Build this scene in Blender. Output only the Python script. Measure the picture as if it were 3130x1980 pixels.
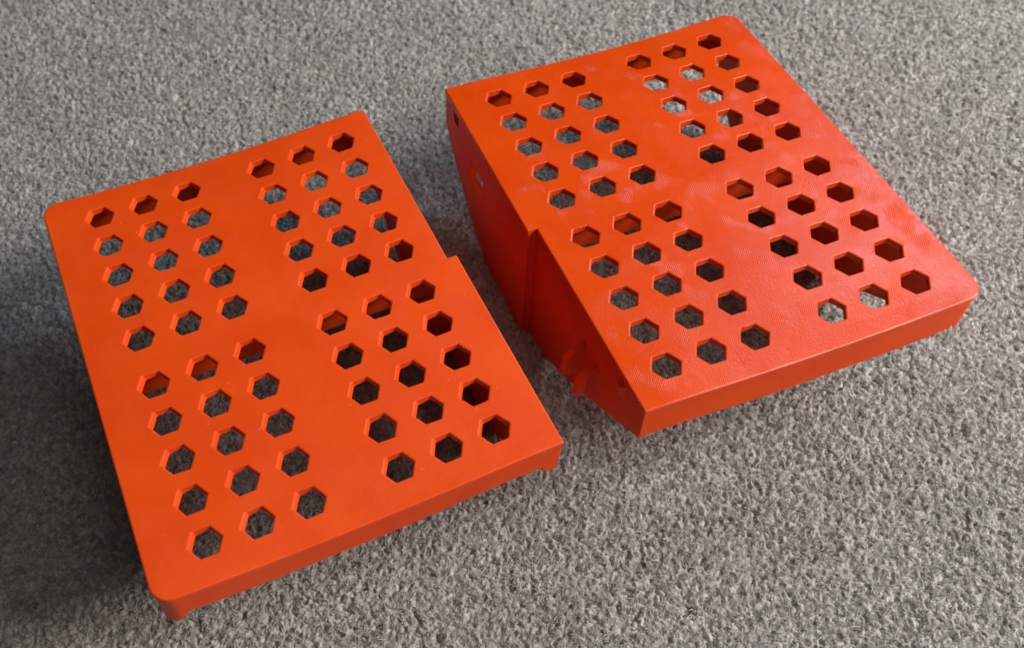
import bpy, bmesh, math, random
import numpy as np
from mathutils import Matrix, Vector

for o in list(bpy.data.objects):
    bpy.data.objects.remove(o)
S = bpy.context.scene
COL = S.collection
U = 0.025                                   # one modelling unit is 25 mm

# ------------------------------------------------------------------ camera
cam_d = bpy.data.cameras.new("camera")
cam = bpy.data.objects.new("camera", cam_d)
COL.objects.link(cam)
S.camera = cam
cam.matrix_world = Matrix([[0.917119, 0.337325, -0.212378, -0.159376],
                           [-0.398046, 0.746605, -0.533048, -0.308565],
                           [-0.021248, 0.573404, 0.818997, 0.541929],
                           [0, 0, 0, 1]])
cam_d.sensor_width = 36
cam_d.lens = 36.7625
cam_d.shift_x = 0.082623
cam_d.shift_y = -0.033884
cam_d.clip_start = 0.01
cam_d.clip_end = 50
cam_d.dof.use_dof = True
cam_d.dof.focus_distance = 0.56
cam_d.dof.aperture_fstop = 9.0

# ------------------------------------------------------------------ world and lamps
W = bpy.data.worlds.new("World")
S.world = W
W.use_nodes = True
W.node_tree.nodes["Background"].inputs[0].default_value = (0.85, 0.80, 0.76, 1)
W.node_tree.nodes["Background"].inputs[1].default_value = 0.014

def area(name, loc, target, sx, sy, power, col):
    l = bpy.data.lights.new(name, 'AREA')
    l.shape = 'RECTANGLE'; l.size = sx; l.size_y = sy; l.energy = power; l.color = col
    o = bpy.data.objects.new(name, l); COL.objects.link(o)
    o.location = loc
    o.rotation_euler = (Vector(target) - Vector(loc)).to_track_quat('-Z', 'Y').to_euler()
    return o
# daylight from a window beyond the right end, and a warmer patch from the right front
area("window_light", (1.28, 0.50, 1.14), (0.30, 0.12, 0), 0.46, 0.50, 10, (0.38, 0.76, 1.0))
area("room_light", (1.24, -0.66, 1.16), (0.05, -0.10, 0), 0.9, 0.7, 50, (1.0, 0.895, 0.82))
area("ceiling_bounce", (0.45, -0.55, 2.2), (0.0, -0.15, 0), 1.6, 1.6, 9, (1.0, 0.90, 0.85))

S.view_settings.view_transform = 'Standard'
S.view_settings.look = 'None'
S.view_settings.exposure = 0.0
S.view_settings.gamma = 1.0

# ------------------------------------------------------------------ helpers
def link(name, me, mat, parent=None):
    o = bpy.data.objects.new(name, me)
    COL.objects.link(o)
    if mat: me.materials.append(mat)
    if parent: o.parent = parent
    return o

def mesh_from(bm, name):
    bmesh.ops.recalc_face_normals(bm, faces=bm.faces[:])
    me = bpy.data.meshes.new(name); bm.to_mesh(me); bm.free()
    return me

def add_bevel(o, w, seg=2, ang=40, skip=None):
    """round every edge sharper than ang, save those skip() picks (butt joints)"""
    me = o.data
    bm = bmesh.new(); bm.from_mesh(me)
    lay = bm.edges.layers.float.get('bevel_weight_edge') or bm.edges.layers.float.new('bevel_weight_edge')
    for e in bm.edges:
        if len(e.link_faces) == 2 and e.calc_face_angle(0) > math.radians(ang):
            if skip and skip(*[(a.co / U) for a in e.verts]): continue
            e[lay] = 1.0
    bm.to_mesh(me); bm.free()
    m = o.modifiers.new("bevel", 'BEVEL'); m.width = w; m.segments = seg
    m.limit_method = 'WEIGHT'; m.harden_normals = False
    return o

# ------------------------------------------------------------------ materials
def nd(nt, t, **k):
    n = nt.nodes.new(t)
    for a, b in k.items():
        setattr(n, a, b)
    return n

def plastic(name, rough, lines, blot, side=False, deep=1.0):
    m = bpy.data.materials.new(name); m.use_nodes = True
    nt = m.node_tree; L = nt.links.new
    b = nt.nodes["Principled BSDF"]
    tc = nd(nt, 'ShaderNodeTexCoord')
    def noise(scale, detail, vec=None):
        n = nd(nt, 'ShaderNodeTexNoise'); n.inputs['Scale'].default_value = scale; n.inputs['Detail'].default_value = detail
        L(vec or tc.outputs['Object'], n.inputs['Vector']); return n.outputs['Fac']
    def rng_(v, a, b_, c, d):
        r = nd(nt, 'ShaderNodeMapRange'); L(v, r.inputs['Value'])
        for k, q in zip(('From Min', 'From Max', 'To Min', 'To Max'), (a, b_, c, d)): r.inputs[k].default_value = q
        return r.outputs['Result']
    def mul(x, y):
        q = nd(nt, 'ShaderNodeMath', operation='MULTIPLY')
        for i, v in enumerate((x, y)):
            if isinstance(v, (int, float)): q.inputs[i].default_value = v
            else: L(v, q.inputs[i])
        return q.outputs[0]
    def add(x, y):
        q = nd(nt, 'ShaderNodeMath', operation='ADD'); L(x, q.inputs[0]); L(y, q.inputs[1]); return q.outputs[0]
    # the filament's tint drifts a little from pass to pass
    n1 = noise(24, 4)
    cr = nd(nt, 'ShaderNodeValToRGB')
    cr.color_ramp.elements[0].position = 0.32; cr.color_ramp.elements[0].color = (0.67 * deep, 0.054 * deep, 0.0014, 1)
    cr.color_ramp.elements[1].position = 0.68; cr.color_ramp.elements[1].color = (0.73 * deep, 0.070 * deep, 0.0026, 1)
    L(n1, cr.inputs['Fac'])
    dust = nd(nt, 'ShaderNodeMix', data_type='RGBA'); L(cr.outputs['Color'], dust.inputs['A'])
    dust.inputs['B'].default_value = (0.75, 0.45, 0.36, 1)
    L(mul(rng_(noise(640, 0), .885, .90, 0, 1), .45), dust.inputs['Factor'])
    L(dust.outputs['Result'], b.inputs['Base Color'])
    rv = add(rng_(noise(38, 3), .35, .65, rough - .07 * blot, rough + .10), rng_(noise(210, 2), .3, .7, -.04, .04))
    L(rv, b.inputs['Roughness'])
    # top-skin print lines at 45 degrees, clear in some places and ironed flat in others
    mp = nd(nt, 'ShaderNodeMapping'); mp.inputs['Rotation'].default_value = (0, 0, math.radians(45))
    L(tc.outputs['Object'], mp.inputs['Vector'])
    wv = nd(nt, 'ShaderNodeTexWave'); wv.wave_type = 'BANDS'; wv.bands_direction = 'X'
    wv.inputs['Scale'].default_value = 330; wv.inputs['Distortion'].default_value = 1.6; wv.inputs['Detail'].default_value = 2; wv.inputs['Detail Scale'].default_value = 3
    L(mp.outputs['Vector'], wv.inputs['Vector'])
    if side:                                     # walls show their stacked layers instead
        mp.inputs['Rotation'].default_value = (0, 0, 0)
        wv.bands_direction = 'Z'; wv.inputs['Scale'].default_value = 300; wv.inputs['Distortion'].default_value = 0.3
    mask = mul(rng_(noise(60, 3), .50, .66, 0, 1), rng_(noise(17, 2), .40, .60, .15, 1))
    if side: mask = rng_(noise(20, 2), .3, .7, .3, 1)
    h = add(mul(mul(wv.outputs['Fac'], mask), lines), mul(noise(900, 2), .75 * lines + .05))
    h = add(h, mul(noise(160, 2), .5 * blot))
    bp = nd(nt, 'ShaderNodeBump'); bp.inputs['Strength'].default_value = 0.5; bp.inputs['Distance'].default_value = 0.00022
    L(h, bp.inputs['Height'])
    bp2 = nd(nt, 'ShaderNodeBump'); bp2.inputs['Strength'].default_value = 0.4 * blot; bp2.inputs['Distance'].default_value = 0.0012
    L(noise(30, 2), bp2.inputs['Height']); L(bp.outputs['Normal'], bp2.inputs['Normal'])
    L(bp2.outputs['Normal'], b.inputs['Normal'])
    b.inputs['Specular IOR Level'].default_value = 0.20 if side else 0.36
    b.inputs['IOR'].default_value = 1.46
    return m

M_MATTE = plastic("matte_orange_plastic", 0.46, 0.7, 0.5)
M_GLOSS = plastic("glossy_orange_plastic", 0.27, 1.35, 0.6, False, 0.91)
M_SIDE = plastic("orange_plastic_walls", 0.40, 0.5, 0.15, True)
M_PLA = M_MATTE

def yarn(name):
    m = bpy.data.materials.new(name); m.use_nodes = True
    nt = m.node_tree; L = nt.links.new
    b = nt.nodes["Principled BSDF"]
    oi = nd(nt, 'ShaderNodeAttribute'); oi.attribute_name = 'yarn_tone'
    ge = nd(nt, 'ShaderNodeNewGeometry')
    n1 = nd(nt, 'ShaderNodeTexNoise'); n1.inputs['Scale'].default_value = 9; n1.inputs['Detail'].default_value = 3
    L(ge.outputs['Position'], n1.inputs['Vector'])
    n2 = nd(nt, 'ShaderNodeTexNoise'); n2.inputs['Scale'].default_value = 1400; n2.inputs['Detail'].default_value = 2
    L(ge.outputs['Position'], n2.inputs['Vector'])
    c1 = nd(nt, 'ShaderNodeValToRGB')
    c1.color_ramp.elements[0].color = (0.42, 0.404, 0.380, 1)
    c1.color_ramp.elements[1].color = (0.80, 0.785, 0.755, 1)
    c1.color_ramp.elements[0].position = 0.04
    e0 = c1.color_ramp.elements.new(0.0); e0.color = (0.20, 0.15, 0.11, 1)     # the odd brown fleck in the yarn
    e = c1.color_ramp.elements.new(0.5); e.color = (0.63, 0.612, 0.583, 1)
    L(oi.outputs['Fac'], c1.inputs['Fac'])
    mx = nd(nt, 'ShaderNodeMix', data_type='RGBA', blend_type='MULTIPLY'); mx.inputs['Factor'].default_value = 0.5
    L(c1.outputs['Color'], mx.inputs['A'])
    c2 = nd(nt, 'ShaderNodeValToRGB')
    c2.color_ramp.elements[0].position = 0.3; c2.color_ramp.elements[0].color = (0.62, 0.60, 0.58, 1)
    c2.color_ramp.elements[1].position = 0.7; c2.color_ramp.elements[1].color = (1, 1, 1, 1)
    L(n2.outputs['Fac'], c2.inputs['Fac']); L(c2.outputs['Color'], mx.inputs['B'])
    mx2 = nd(nt, 'ShaderNodeMix', data_type='RGBA', blend_type='MULTIPLY'); mx2.inputs['Factor'].default_value = 0.6
    c3 = nd(nt, 'ShaderNodeValToRGB')
    c3.color_ramp.elements[0].position = 0.35; c3.color_ramp.elements[0].color = (0.72, 0.71, 0.69, 1)
    c3.color_ramp.elements[1].position = 0.65; c3.color_ramp.elements[1].color = (1, 1, 1, 1)
    L(n1.outputs['Fac'], c3.inputs['Fac'])
    L(mx.outputs['Result'], mx2.inputs['A']); L(c3.outputs['Color'], mx2.inputs['B'])
    L(mx2.outputs['Result'], b.inputs['Base Color'])
    b.inputs['Roughness'].default_value = 0.9
    b.inputs['Specular IOR Level'].default_value = 0.15
    b.inputs['Sheen Weight'].default_value = 0.25
    bp = nd(nt, 'ShaderNodeBump'); bp.inputs['Strength'].default_value = 0.7; bp.inputs['Distance'].default_value = 0.0005
    L(n2.outputs['Fac'], bp.inputs['Height']); L(bp.outputs['Normal'], b.inputs['Normal'])
    # fibres let some light through
    tr = nd(nt, 'ShaderNodeBsdfTranslucent'); L(mx2.outputs['Result'], tr.inputs['Color'])
    sh = nd(nt, 'ShaderNodeMixShader'); sh.inputs[0].default_value = 0.30
    L(b.outputs[0], sh.inputs[1]); L(tr.outputs[0], sh.inputs[2])
    L(sh.outputs[0], nt.nodes["Material Output"].inputs['Surface'])
    return m
M_YARN = yarn("carpet_yarn")
M_FIB = bpy.data.materials.new("carpet_fibre"); M_FIB.use_nodes = True
nt_ = M_FIB.node_tree; bb_ = nt_.nodes["Principled BSDF"]
bb_.inputs['Roughness'].default_value = 0.85; bb_.inputs['Specular IOR Level'].default_value = 0.1
oi_ = nd(nt_, 'ShaderNodeObjectInfo'); cr_ = nd(nt_, 'ShaderNodeValToRGB')
cr_.color_ramp.elements[0].color = (0.44, 0.43, 0.41, 1); cr_.color_ramp.elements[1].color = (0.78, 0.775, 0.75, 1)
nt_.links.new(oi_.outputs['Random'], cr_.inputs['Fac']); nt_.links.new(cr_.outputs['Color'], bb_.inputs['Base Color'])
tr_ = nd(nt_, 'ShaderNodeBsdfTranslucent'); nt_.links.new(cr_.outputs['Color'], tr_.inputs['Color'])
sh_ = nd(nt_, 'ShaderNodeMixShader'); sh_.inputs[0].default_value = 0.35
nt_.links.new(bb_.outputs[0], sh_.inputs[1]); nt_.links.new(tr_.outputs[0], sh_.inputs[2])
nt_.links.new(sh_.outputs[0], nt_.nodes["Material Output"].inputs['Surface'])
m = bpy.data.materials.new("carpet_backing"); m.use_nodes = True
m.node_tree.nodes["Principled BSDF"].inputs['Base Color'].default_value = (0.46, 0.44, 0.42, 1)
m.node_tree.nodes["Principled BSDF"].inputs['Roughness'].default_value = 1.0
nn = nd(m.node_tree, 'ShaderNodeTexNoise'); nn.inputs['Scale'].default_value = 600
bb = nd(m.node_tree, 'ShaderNodeBump'); bb.inputs['Distance'].default_value = 0.001
m.node_tree.links.new(nn.outputs['Fac'], bb.inputs['Height'])
m.node_tree.links.new(bb.outputs['Normal'], m.node_tree.nodes["Principled BSDF"].inputs['Normal'])
M_BACK = m

# ------------------------------------------------------------------ carpet (structure) and its pile
bm = bmesh.new()
bmesh.ops.create_grid(bm, x_segments=8, y_segments=8, size=1.3)
carpet = link("carpet", mesh_from(bm, "carpet"), M_BACK)
carpet.location = (0.05, 0.15, -0.30 * U)
carpet['kind'] = 'structure'

# the pile: every yarn end is a curled lobe standing up out of the mat; the lobes overlap
nr = np.random.default_rng(3)
GX0, GY0, GS = -15.5, -14.5, 0.029
NX, NY = int(38.5 / GS), int(35.5 / GS)
Hh = np.full((NY, NX), -0.09, np.float32)
Tt = np.full((NY, NX), 0.5, np.float32)
STEP = 0.092
quad = [(-8.7, 17.7), (20.3, 4.2), (6.7, -11.3), (-12.4, -2.9)]
def inside(px, py, margin):
    k = np.ones(np.shape(px), bool)
    for i in range(4):
        x0, y0 = quad[i]; x1, y1 = quad[(i + 1) % 4]
        dx, dy = x1 - x0, y1 - y0; l = math.hypot(dx, dy)
        k &= ((px - x0) * dy - (py - y0) * dx) / l > -margin
    return k
gx = np.arange(GX0 + .3, GX0 + NX * GS - .3, STEP); gy = np.arange(GY0 + .3, GY0 + NY * GS - .3, STEP)
X, Y = np.meshgrid(gx, gy)
X = X + (np.arange(len(gy)) % 2)[:, None] * STEP / 2
X = (X + nr.uniform(-.5, .5, X.shape) * STEP).ravel(); Y = (Y + nr.uniform(-.5, .5, Y.shape) * STEP).ravel()
kk = inside(X, Y, 1.6); X, Y = X[kk], Y[kk]
n = len(X)
drift = np.sin(X * .7 + 1.5 * np.sin(Y * .55)) + np.sin(Y * 1.3 + X * .45)
ang = 1.2 + drift * .8 + nr.normal(0, .9, n)
curl = nr.uniform(-1, 1, n) * 22
tone = np.clip(nr.normal(.5, .20, n), .05, 1); tone[nr.random(n) < .003] = 0
top = nr.normal(0, .026, n) + .02 * np.sin(X * 2.3 + Y * 1.1) + .018 * np.sin(Y * 3.1 - X * .9)
rad = nr.uniform(.034, .058, n); leng = nr.uniform(.05, .14, n)
K = 3
yy, xx = np.mgrid[-K:K + 1, -K:K + 1]
for i in range(n):
    a = ang[i]; x, y = X[i], Y[i]
    for q in range(3):
        R = rad[i] * (1.0 if q == 1 else .9)
        fx, fy = (x - GX0) / GS, (y - GY0) / GS
        ix, iy = int(fx), int(fy)
        d = ((xx + (ix - fx)) ** 2 + (yy + (iy - fy)) ** 2) * (GS * GS / (R * R))
        z = top[i] - .02 * abs(q - 1) + .064 * (1 - d)
        sl = (slice(iy - K, iy + K + 1), slice(ix - K, ix + K + 1))
        h = Hh[sl]; m_ = z > h
        h[m_] = z[m_]; Tt[sl][m_] = tone[i]
        x += math.cos(a) * leng[i] * .5; y += math.sin(a) * leng[i] * .5; a += curl[i] * leng[i] * .5
# fray the surface a little
Hh += nr.normal(0, .006, Hh.shape).astype(np.float32)
jx, jy = np.meshgrid(np.arange(NX), np.arange(NY))
PX = GX0 + jx * GS + nr.uniform(-.3, .3, Hh.shape) * GS; PY = GY0 + jy * GS + nr.uniform(-.3, .3, Hh.shape) * GS
vin = inside(PX, PY, 1.2)
cell = vin[:-1, :-1] & vin[1:, :-1] & vin[:-1, 1:] & vin[1:, 1:]
used = np.zeros(Hh.shape, bool)
used[:-1, :-1] |= cell; used[1:, :-1] |= cell; used[:-1, 1:] |= cell; used[1:, 1:] |= cell
vid = np.full(Hh.shape, -1, np.int32); vid[used] = np.arange(used.sum())
co = np.stack([PX[used], PY[used], Hh[used]], 1) * U
cj, cx_ = np.nonzero(cell)
quads = np.stack([vid[cj, cx_], vid[cj, cx_ + 1], vid[cj + 1, cx_ + 1], vid[cj + 1, cx_]], 1).astype(np.int32)
me = bpy.data.meshes.new("carpet_pile")
me.vertices.add(len(co)); me.vertices.foreach_set('co', co.astype(np.float32).ravel())
me.loops.add(quads.size); me.loops.foreach_set('vertex_index', quads.ravel())
me.polygons.add(len(quads)); me.polygons.foreach_set('loop_start', np.arange(0, quads.size, 4, dtype=np.int32))
me.polygons.foreach_set('loop_total', np.full(len(quads), 4, np.int32))
me.update(calc_edges=True)
me.polygons.foreach_set('use_smooth', np.ones(len(quads), bool))
ta = me.attributes.new("yarn_tone", 'FLOAT', 'POINT'); ta.data.foreach_set('value', Tt[used].astype(np.float32))
pile = link("carpet_pile", me, M_YARN)
pile['kind'] = 'stuff'; pile['label'] = 'short twisted pile of the pale grey beige carpet'; pile['category'] = 'carpet pile'

# loose fibres that fray out of the yarn ends
def fibre_mesh(seed):
    r = random.Random(seed); vs, fs = [], []
    for q in range(7):
        a = r.uniform(0, 6.283); cu = r.uniform(-3, 3); ln = r.uniform(.07, .15); w = r.uniform(.007, .012)
        x, y, z = r.uniform(-.05, .05), r.uniform(-.05, .05), -.02
        rise = r.uniform(.2, 1.1)
        b = len(vs)
        for k in range(5):
            t = k / 4; c, s_ = math.cos(a + 1.57), math.sin(a + 1.57); ww = w * (1 - .5 * t)
            vs += [(x + c * ww, y + s_ * ww, z), (x - c * ww, y - s_ * ww, z), (x, y, z + ww * 1.6)]
            x += math.cos(a) * ln / 4; y += math.sin(a) * ln / 4; z += ln / 4 * rise * (1 - 1.5 * t); a += cu / 4
        for k in range(4):
            for j in range(3):
                fs.append((b + k * 3 + j, b + k * 3 + (j + 1) % 3, b + k * 3 + 3 + (j + 1) % 3, b + k * 3 + 3 + j))
    me = bpy.data.meshes.new("fibres"); me.from_pydata([(x * U, y * U, z * U) for x, y, z in vs], [], fs)
    me.polygons.foreach_set('use_smooth', [True] * len(me.polygons)); me.materials.append(M_FIB)
    return me
fib = bpy.data.collections.new("fibre_kinds")
for i in range(10):
    fib.objects.link(bpy.data.objects.new("fibres", fibre_mesh(40 + i)))
m = int(n * 0.9)
pick = nr.choice(n, m, replace=False)
fx, fy = X[pick] + nr.normal(0, .03, m), Y[pick] + nr.normal(0, .03, m)
ok = inside(fx, fy, 1.0); fx, fy = fx[ok], fy[ok]
fz = Hh[((fy - GY0) / GS).astype(int), ((fx - GX0) / GS).astype(int)]
me = bpy.data.meshes.new("carpet_fibres")
me.vertices.add(len(fx)); me.vertices.foreach_set('co', (np.stack([fx, fy, fz], 1) * U).astype(np.float32).ravel())
at = me.attributes.new("turn", 'FLOAT_VECTOR', 'POINT')
tv = np.zeros((len(fx), 3), np.float32); tv[:, 2] = nr.uniform(0, 6.283, len(fx)); tv[:, :2] = nr.normal(0, .25, (len(fx), 2))
at.data.foreach_set('vector', tv.ravel())
fo = link("carpet_fibres", me, None)
fo['kind'] = 'stuff'; fo['label'] = 'fine loose fibres fraying out of the carpet pile'; fo['category'] = 'carpet fibres'
ng = bpy.data.node_groups.new("fibres", 'GeometryNodeTree')
ng.interface.new_socket("Geometry", in_out='INPUT', socket_type='NodeSocketGeometry')
ng.interface.new_socket("Geometry", in_out='OUTPUT', socket_type='NodeSocketGeometry')
gi = ng.nodes.new('NodeGroupInput'); go = ng.nodes.new('NodeGroupOutput')
ci = ng.nodes.new('GeometryNodeCollectionInfo'); ci.inputs['Collection'].default_value = fib
ci.inputs['Separate Children'].default_value = True
ip = ng.nodes.new('GeometryNodeInstanceOnPoints'); ip.inputs['Pick Instance'].default_value = True
na = ng.nodes.new('GeometryNodeInputNamedAttribute'); na.data_type = 'FLOAT_VECTOR'; na.inputs['Name'].default_value = "turn"
ng.links.new(gi.outputs[0], ip.inputs['Points']); ng.links.new(ci.outputs[0], ip.inputs['Instance'])
ng.links.new(na.outputs['Attribute'], ip.inputs['Rotation']); ng.links.new(ip.outputs[0], go.inputs[0])
fo.modifiers.new("fibres", 'NODES').node_group = ng

# ------------------------------------------------------------------ the printed half
GU, GB, GV, HEX = 1.79272, 0.89869, 1.20057, 0.321
us = [0, 1, 2, 2 + GU, 3 + GU, 4 + GU]; us = [u - us[-1] / 2 for u in us]
vs_ = [i * GB for i in range(5)]; vs_ = vs_ + [vs_[-1] + GV + v for v in vs_]
vs_ = [v - vs_[-1] / 2 for v in vs_]
T = 0.165                     # skin thickness
XL_R, XL_F = -4.0, -3.78      # joining edge: rear half stands out, front half is set back
XR, YE, RC = 4.04, 5.0, 0.37  # rounded side, front/back edge, corner radius
IN = 0.022                    # walls sit this far inside the skin's edge

def sag(x, y):
    """the print has pulled down a touch in the middle of its short edges"""
    e = max(0.0, abs(y) - 2.0) / 3.0
    return -0.135 * e * e * max(0.0, 1 - ((x - .6) / 3.6) ** 2)

def top_panel(parent, seed, lean, turned):
    r = random.Random(seed)
    bm = bmesh.new(); cache = {}; leaning = []
    def V(x, y):
        k = (round(x, 4), round(y, 4))
        if k not in cache: cache[k] = bm.verts.new((x * U, y * U, sag(x, y) * U))
        return cache[k]
    def F(*p):
        vv = []
        for q in p:
            v = V(*q)
            if v not in vv: vv.append(v)
        if len(vv) > 2: bm.faces.new(vv)
    h = 0.43
    cx = XR - RC; cy = YE - RC
    xs = sorted(set([round(u - h, 4) for u in us] + [round(u + h, 4) for u in us] + [-0.3, 0.3, round(cx, 4)]))
    ys = [0.0]
    for v in vs_:
        ys += [v - h, v, v + h]
    ys += [-cy, cy, -YE, YE]
    ys = sorted(set(round(y, 4) for y in ys))
    # hole rows: map a cell (x index) to its hole
    hx = {round(u - h, 4): u for u in us}
    def joint_x(y0, y1): return XL_R if (y0 + y1) / 2 > 0 else XL_F
    rowc = [round(v, 4) for v in vs_]
    for j in range(len(ys) - 1):
        y0, y1 = ys[j], ys[j + 1]
        jx = joint_x(y0, y1)
        F((jx, y0), (xs[0], y0), (xs[0], y1), (jx, y1))
        for i in range(len(xs) - 1):
            x0, x1 = xs[i], xs[i + 1]
            if x0 in hx and (y0 in rowc or y1 in rowc): continue
            F((x0, y0), (x1, y0), (x1, y1), (x0, y1))
        if abs(y0) <= cy + 1e-4 and abs(y1) <= cy + 1e-4:
            F((xs[-1], y0), (XR, y0), (XR, y1), (xs[-1], y1))
    # step in the joining edge at the middle: same y, two vertices, nothing more needed
    for sy in (-1, 1):                       # rounded corners
        pts = [(cx + RC * math.cos(a), sy * (cy + RC * math.sin(a))) for a in [i * math.pi / 16 for i in range(9)]]
        for i in range(8):
            p = [(cx, sy * cy), pts[i], pts[i + 1]]
            F(*(p if sy > 0 else p[::-1]))
    for u in us:
        for v in vs_:
            x0, x1, y0, y1 = round(u - h, 4), round(u + h, 4), round(v - h, 4), round(v + h, 4); vc = round(v, 4)
            s = HEX * r.uniform(.985, 1.012)
            H = [(u + s * math.cos(math.radians(60 * k)) + r.uniform(-.006, .006), v + s * math.sin(math.radians(60 * k)) + r.uniform(-.006, .006)) for k in range(6)]
            for k in ((5, 0) if turned else (2, 3)):     # this wall of each hole is not quite square to the skin
                leaning.append(V(*H[k]))
            F((x1, vc), (x1, y1), H[1], H[0])
            F((x1, y1), (x0, y1), H[2], H[1])
            F((x0, y1), (x0, vc), H[3], H[2])
            F((x0, vc), (x0, y0), H[4], H[3])
            F((x0, y0), (x1, y0), H[5], H[4])
            F((x1, y0), (x1, vc), H[0], H[5])
    bmesh.ops.recalc_face_normals(bm, faces=bm.faces[:])
    for f in bm.faces:
        if f.normal.z < 0: f.normal_flip()
    top = bm.faces[:]
    ret = bmesh.ops.extrude_face_region(bm, geom=top)
    nv = [g for g in ret['geom'] if isinstance(g, bmesh.types.BMVert)]
    # extruded copy stays on top; push the originals down
    nvs = set(nv)
    for v in bm.verts:
        if v not in nvs: v.co.z -= T * U
    sg = -1 if turned else 1
    for v in leaning:
        v.co.x += sg * .87 * lean * U; v.co.y -= sg * .5 * lean * U
    me = mesh_from(bm, "top_panel")
    o = link("top_panel", me, M_PLA, parent)
    add_bevel(o, 0.03 * U, 2, 40)
    return o

def interp(tab, y):
    for (a, za), (b, zb) in zip(tab, tab[1:]):
        if a <= y <= b: return za + (zb - za) * (y - a) / (b - a)
    return tab[0][1] if y < tab[0][0] else tab[-1][1]
PROFILE = [(-5.0, -1.01), (-4.5, -1.36), (-3.9, -1.80), (-3.0, -2.42), (-2.3, -2.88), (-1.6, -3.30), (-.9, -3.64),
           (-.3, -3.85), (.5, -3.92), (1.5, -3.80), (2.4, -3.50), (3.0, -3.13), (3.57, -2.68), (4.1, -2.15), (4.6, -1.60), (5.0, -1.00)]
ZT = -T + 0.012               # walls run just up into the skin
TH = 0.30                     # free side wall
TJ = 0.17                     # joining side wall

def solid_strip(bm, sections):
    """sections: list of closed rings (same count); skin them and cap the ends"""
    rings = [[bm.verts.new((x * U, y * U, z * U)) for x, y, z in s] for s in sections]
    n = len(rings[0])
    for a, b in zip(rings, rings[1:]):
        for i in range(n):
            bm.faces.new((a[i], a[(i + 1) % n], b[(i + 1) % n], b[i]))
    bm.faces.new(rings[0]); bm.faces.new(rings[-1][::-1])

def joint_wall(parent):
    """side wall on the joining side: rear part proud with slots, front part set back"""
    bm = bmesh.new()
    slots = [(2.56, 3.30, -1.55, -0.95), (4.14, 4.42, -0.56, -0.26)]
    def part(y0, y1, xo):
        ysl = sorted(set([y0, y1] + [round(y0 + (y1 - y0) * i / 26, 3) for i in range(27)] +
                         [q for s in slots for q in s[:2] if y0 < q < y1]))
        zl = [ZT, -0.26, -0.56, -0.95]
        for x in (xo, xo + TJ):
            cache = {}
            def V(y, z):
                k = (round(y, 3), round(z, 3))
                if k not in cache: cache[k] = bm.verts.new((x * U, y * U, z * U))
                return cache[k]
            layers[x] = (V, ysl)
            for a, b in zip(ysl, ysl[1:]):
                za, zb = interp(PROFILE, a), interp(PROFILE, b)
                m = (a + b) / 2
                segs = [(-.56 if i == 2 else None) for i in range(0)]
                levels_a = [ZT, -0.26, -0.56, -0.95] + ([-1.55] if min(za, zb) < -1.6 and max(za, zb) < -1.56 else []) + [za]
                levels_b = levels_a[:-1] + [zb]
                for k in range(len(levels_a) - 1):
                    c = (levels_a[k] + levels_a[k + 1]) / 2
                    if any(s[0] < m < s[1] and s[2] < c < s[3] for s in slots) and xo == XL_R + IN: continue
                    bm.faces.new((V(a, levels_a[k]), V(b, levels_b[k]), V(b, levels_b[k + 1]), V(a, levels_a[k + 1])))
    layers = {}
    for y0, y1, xo in ((0.0, YE - IN, XL_R + IN), (-YE + IN, 0.0, XL_F + IN)):
        part(y0, y1, xo)
    bmesh.ops.remove_doubles(bm, verts=bm.verts[:], dist=1e-6)
    # close between the two skins: bridge boundary edges that lie at equal (y,z)
    bound = [e for e in bm.edges if e.is_boundary]
    def key(e, dx): return None
    idx = {}
    for v in bm.verts: idx[(round(v.co.x / U, 3), round(v.co.y / U, 3), round(v.co.z / U, 3))] = v
    for xo in (XL_R + IN, XL_F + IN):
        sgn = 1 if xo == XL_R + IN else -1
        for e in bound:
            a, b = e.verts
            if abs(a.co.x / U - xo) > 1e-3 or abs(b.co.x / U - xo) > 1e-3: continue
            if sgn * ((a.co.y + b.co.y) / 2) < 0: continue
            ka = (round(xo + TJ, 3), round(a.co.y / U, 3), round(a.co.z / U, 3)); kb = (round(xo + TJ, 3), round(b.co.y / U, 3), round(b.co.z / U, 3))
            if ka in idx and kb in idx:
                try: bm.faces.new((a, b, idx[kb], idx[ka]))
                except ValueError: pass
    # web that ties the two halves of the wall together behind the step
    solid_strip(bm, [[(-3.87, -.07, z), (-3.69, -.07, z), (-3.69, .07, z), (-3.87, .07, z)] for z in (ZT, -3.86)])
    o = link("side_wall", mesh_from(bm, "side_wall"), M_SIDE, parent)
    def butt(a, b):
        for x, y in ((XL_F + IN + TJ, -YE + IN), (XL_R + IN + TJ, YE - IN)):
            if abs(a.x - x) < 1e-3 and abs(b.x - x) < 1e-3 and abs(a.y - y) < 1e-3 and abs(b.y - y) < 1e-3: return True
        return False
    return add_bevel(o, 0.014 * U, 2, 50, butt)

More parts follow.
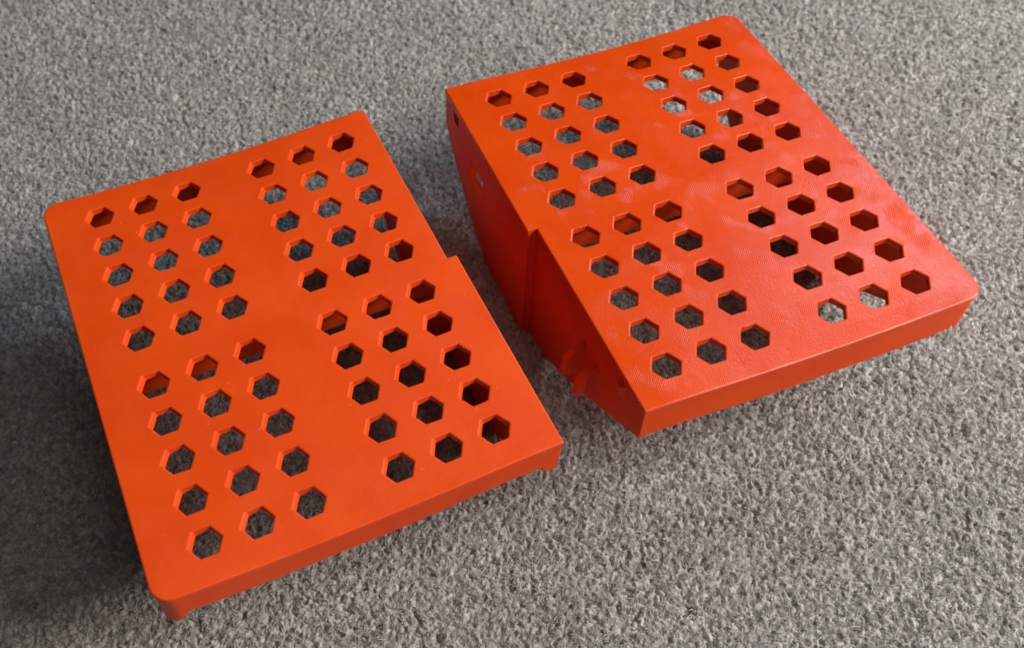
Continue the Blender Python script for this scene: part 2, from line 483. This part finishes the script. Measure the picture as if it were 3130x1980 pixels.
def round_wall(parent):
    """side wall on the free side, wrapping round both corners"""
    bm = bmesh.new(); cx = XR - RC; cy = YE - RC; ro = RC - IN; ri = ro - TH
    path = [(cx - .10, -YE + IN, 0, -1), (cx, -YE + IN, 0, -1)]
    for i in range(1, 8):
        a = -math.pi / 2 + i * math.pi / 16
        path.append((cx + ro * math.cos(a), -cy + ro * math.sin(a), math.cos(a), math.sin(a)))
    n = 30
    for i in range(n + 1):
        path.append((XR - IN, -cy + 2 * cy * i / n, 1, 0))
    for i in range(1, 8):
        a = i * math.pi / 16
        path.append((cx + ro * math.cos(a), cy + ro * math.sin(a), math.cos(a), math.sin(a)))
    path += [(cx, YE - IN, 0, 1), (cx - .10, YE - IN, 0, 1)]
    sec = []
    for i, (x, y, nx, ny) in enumerate(path):
        k = min(i, len(path) - 1 - i)
        zb = interp(PROFILE, y)
        zb = {0: -0.90, 1: -1.03, 2: -1.09, 3: -1.11, 4: -1.12, 5: -1.12}.get(k, zb)
        xi, yi = x - nx * TH, y - ny * TH
        sec.append([(x, y, ZT), (x, y, zb), (xi, yi, zb), (xi, yi, ZT)])
    solid_strip(bm, sec)
    o = link("side_wall", mesh_from(bm, "side_wall"), M_SIDE, parent)
    xb = XR - RC - .10
    return add_bevel(o, 0.014 * U, 2, 50, lambda a, b: abs(a.x - xb) < 1e-3 and abs(b.x - xb) < 1e-3)

def lip(name, parent, sy, depth, xa):
    bm = bmesh.new(); xb = XR - RC - .10; n = 24; sec = []
    yo, yi = sy * (YE - IN), sy * (YE - IN - .26)
    for x in sorted([xa + (xb - xa) * i / n for i in range(n + 1)] + [xa + .165, xa + .185]):
        g = sag(x, sy * YE)
        z = -depth + g * 1.2 + 0.015 * math.sin(x * 2.1)
        if x < xa + .175: z = min(z, -1.0)                      # a foot stands down where lip and wall meet
        sec.append([(x, yo, ZT + g), (x, yo, z), (x, yi, z), (x, yi, ZT + g)])
    solid_strip(bm, sec)
    o = link(name, mesh_from(bm, name), M_SIDE, parent)
    return add_bevel(o, 0.012 * U, 2, 50, lambda a, b: abs(a.x - b.x) < 1e-4)

def cross_rib(parent):
    bm = bmesh.new()
    xa, xb = XL_R + IN + TJ, XR - IN - TH
    solid_strip(bm, [[(x, -.06, ZT), (x, -.06, -1.02), (x, .06, -1.02), (x, .06, ZT)] for x in [xa + (xb - xa) * i / 10 for i in range(11)]])
    o = link("cross_rib", mesh_from(bm, "cross_rib"), M_SIDE, parent)
    return add_bevel(o, 0.01 * U, 1, 50)

def prong(parent, y):
    """one arm of the snap clip: a thin plate that stands out of the wall, with a barbed nose"""
    bm = bmesh.new(); x0 = XL_F + IN + .02
    prof = [(x0, -0.93), (-4.06, -1.08), (-4.22, -1.31), (-4.235, -1.77), (-4.06, -1.87), (-4.00, -1.36), (-3.90, -1.18), (x0, -1.05)]
    def half(x): return .05 + .03 * max(0, min(1, (x0 - x - .12) / .30))
    a = [bm.verts.new((x * U, (y - half(x)) * U, z * U)) for x, z in prof]
    b = [bm.verts.new((x * U, (y + half(x)) * U, z * U)) for x, z in prof]
    bm.faces.new(a); bm.faces.new(b[::-1])
    for i in range(len(a)): bm.faces.new((a[i], b[i], b[(i + 1) % len(a)], a[(i + 1) % len(a)]))
    o = link("snap_prong", mesh_from(bm, "snap_prong"), M_SIDE, parent)
    return add_bevel(o, 0.005 * U, 1, 40)

def nub(parent, y):
    """small wedge that lines the halves up"""
    bm = bmesh.new(); x0 = XL_F + IN + .02
    f = [(x0, y - .17, -.17), (x0, y + .17, -.17), (x0, y + .17, -.80), (x0, y - .17, -.80)]
    q = [(XL_F - .07, y - .05, -.34), (XL_F - .07, y + .09, -.34)]
    v = [bm.verts.new((a * U, b * U, c * U)) for a, b, c in f + q]
    for t in ((0, 1, 2, 3), (0, 4, 5, 1), (1, 5, 2), (0, 3, 4), (3, 2, 5, 4)): bm.faces.new([v[i] for i in t])
    o = link("locating_nub", mesh_from(bm, "locating_nub"), M_SIDE, parent)
    return add_bevel(o, 0.012 * U, 2, 40)

def make_half(matrix, label, seed, lip_front, lip_rear, mat, lean, turned):
    global M_PLA
    M_PLA = mat
    e = bpy.data.objects.new("footrest_half", None); COL.objects.link(e)
    e.empty_display_size = .05
    e.matrix_world = Matrix(matrix)
    e['label'] = label; e['category'] = "footrest half"; e['group'] = "matching halves of the orange perforated footrest"
    top_panel(e, seed, lean, turned)
    joint_wall(e); round_wall(e)
    lip("front_lip", e, -1, lip_front, XL_F + IN + TJ)
    lip("rear_lip", e, 1, lip_rear, XL_R + IN + TJ)
    cross_rib(e)
    for y in (-2.57, -3.17): prong(e, y)
    for y in (-.42, -4.12): nub(e, y)
    return e

ML_ = [[-0.999513, 0.000506, 0.031202, -0.117436], [0.0, -0.999869, 0.016211, 0.002843], [0.031207, 0.016203, 0.999382, 0.088959], [0, 0, 0, 1]]
MR_ = [[0.998571, 0.049378, 0.020438, 0.121477], [-0.050403, 0.997317, 0.05309, -0.009046], [-0.017762, -0.054044, 0.998381, 0.092015], [0, 0, 0, 1]]
make_half(ML_, "orange perforated footrest half with a matte top, nearer the camera, at the left", 11, 1.0, 0.80, M_MATTE, 0.055, True)
make_half(MR_, "glossier orange perforated footrest half, its dark side wall showing two clip prongs", 12, 1.0, 0.9, M_GLOSS, 0.02, False)
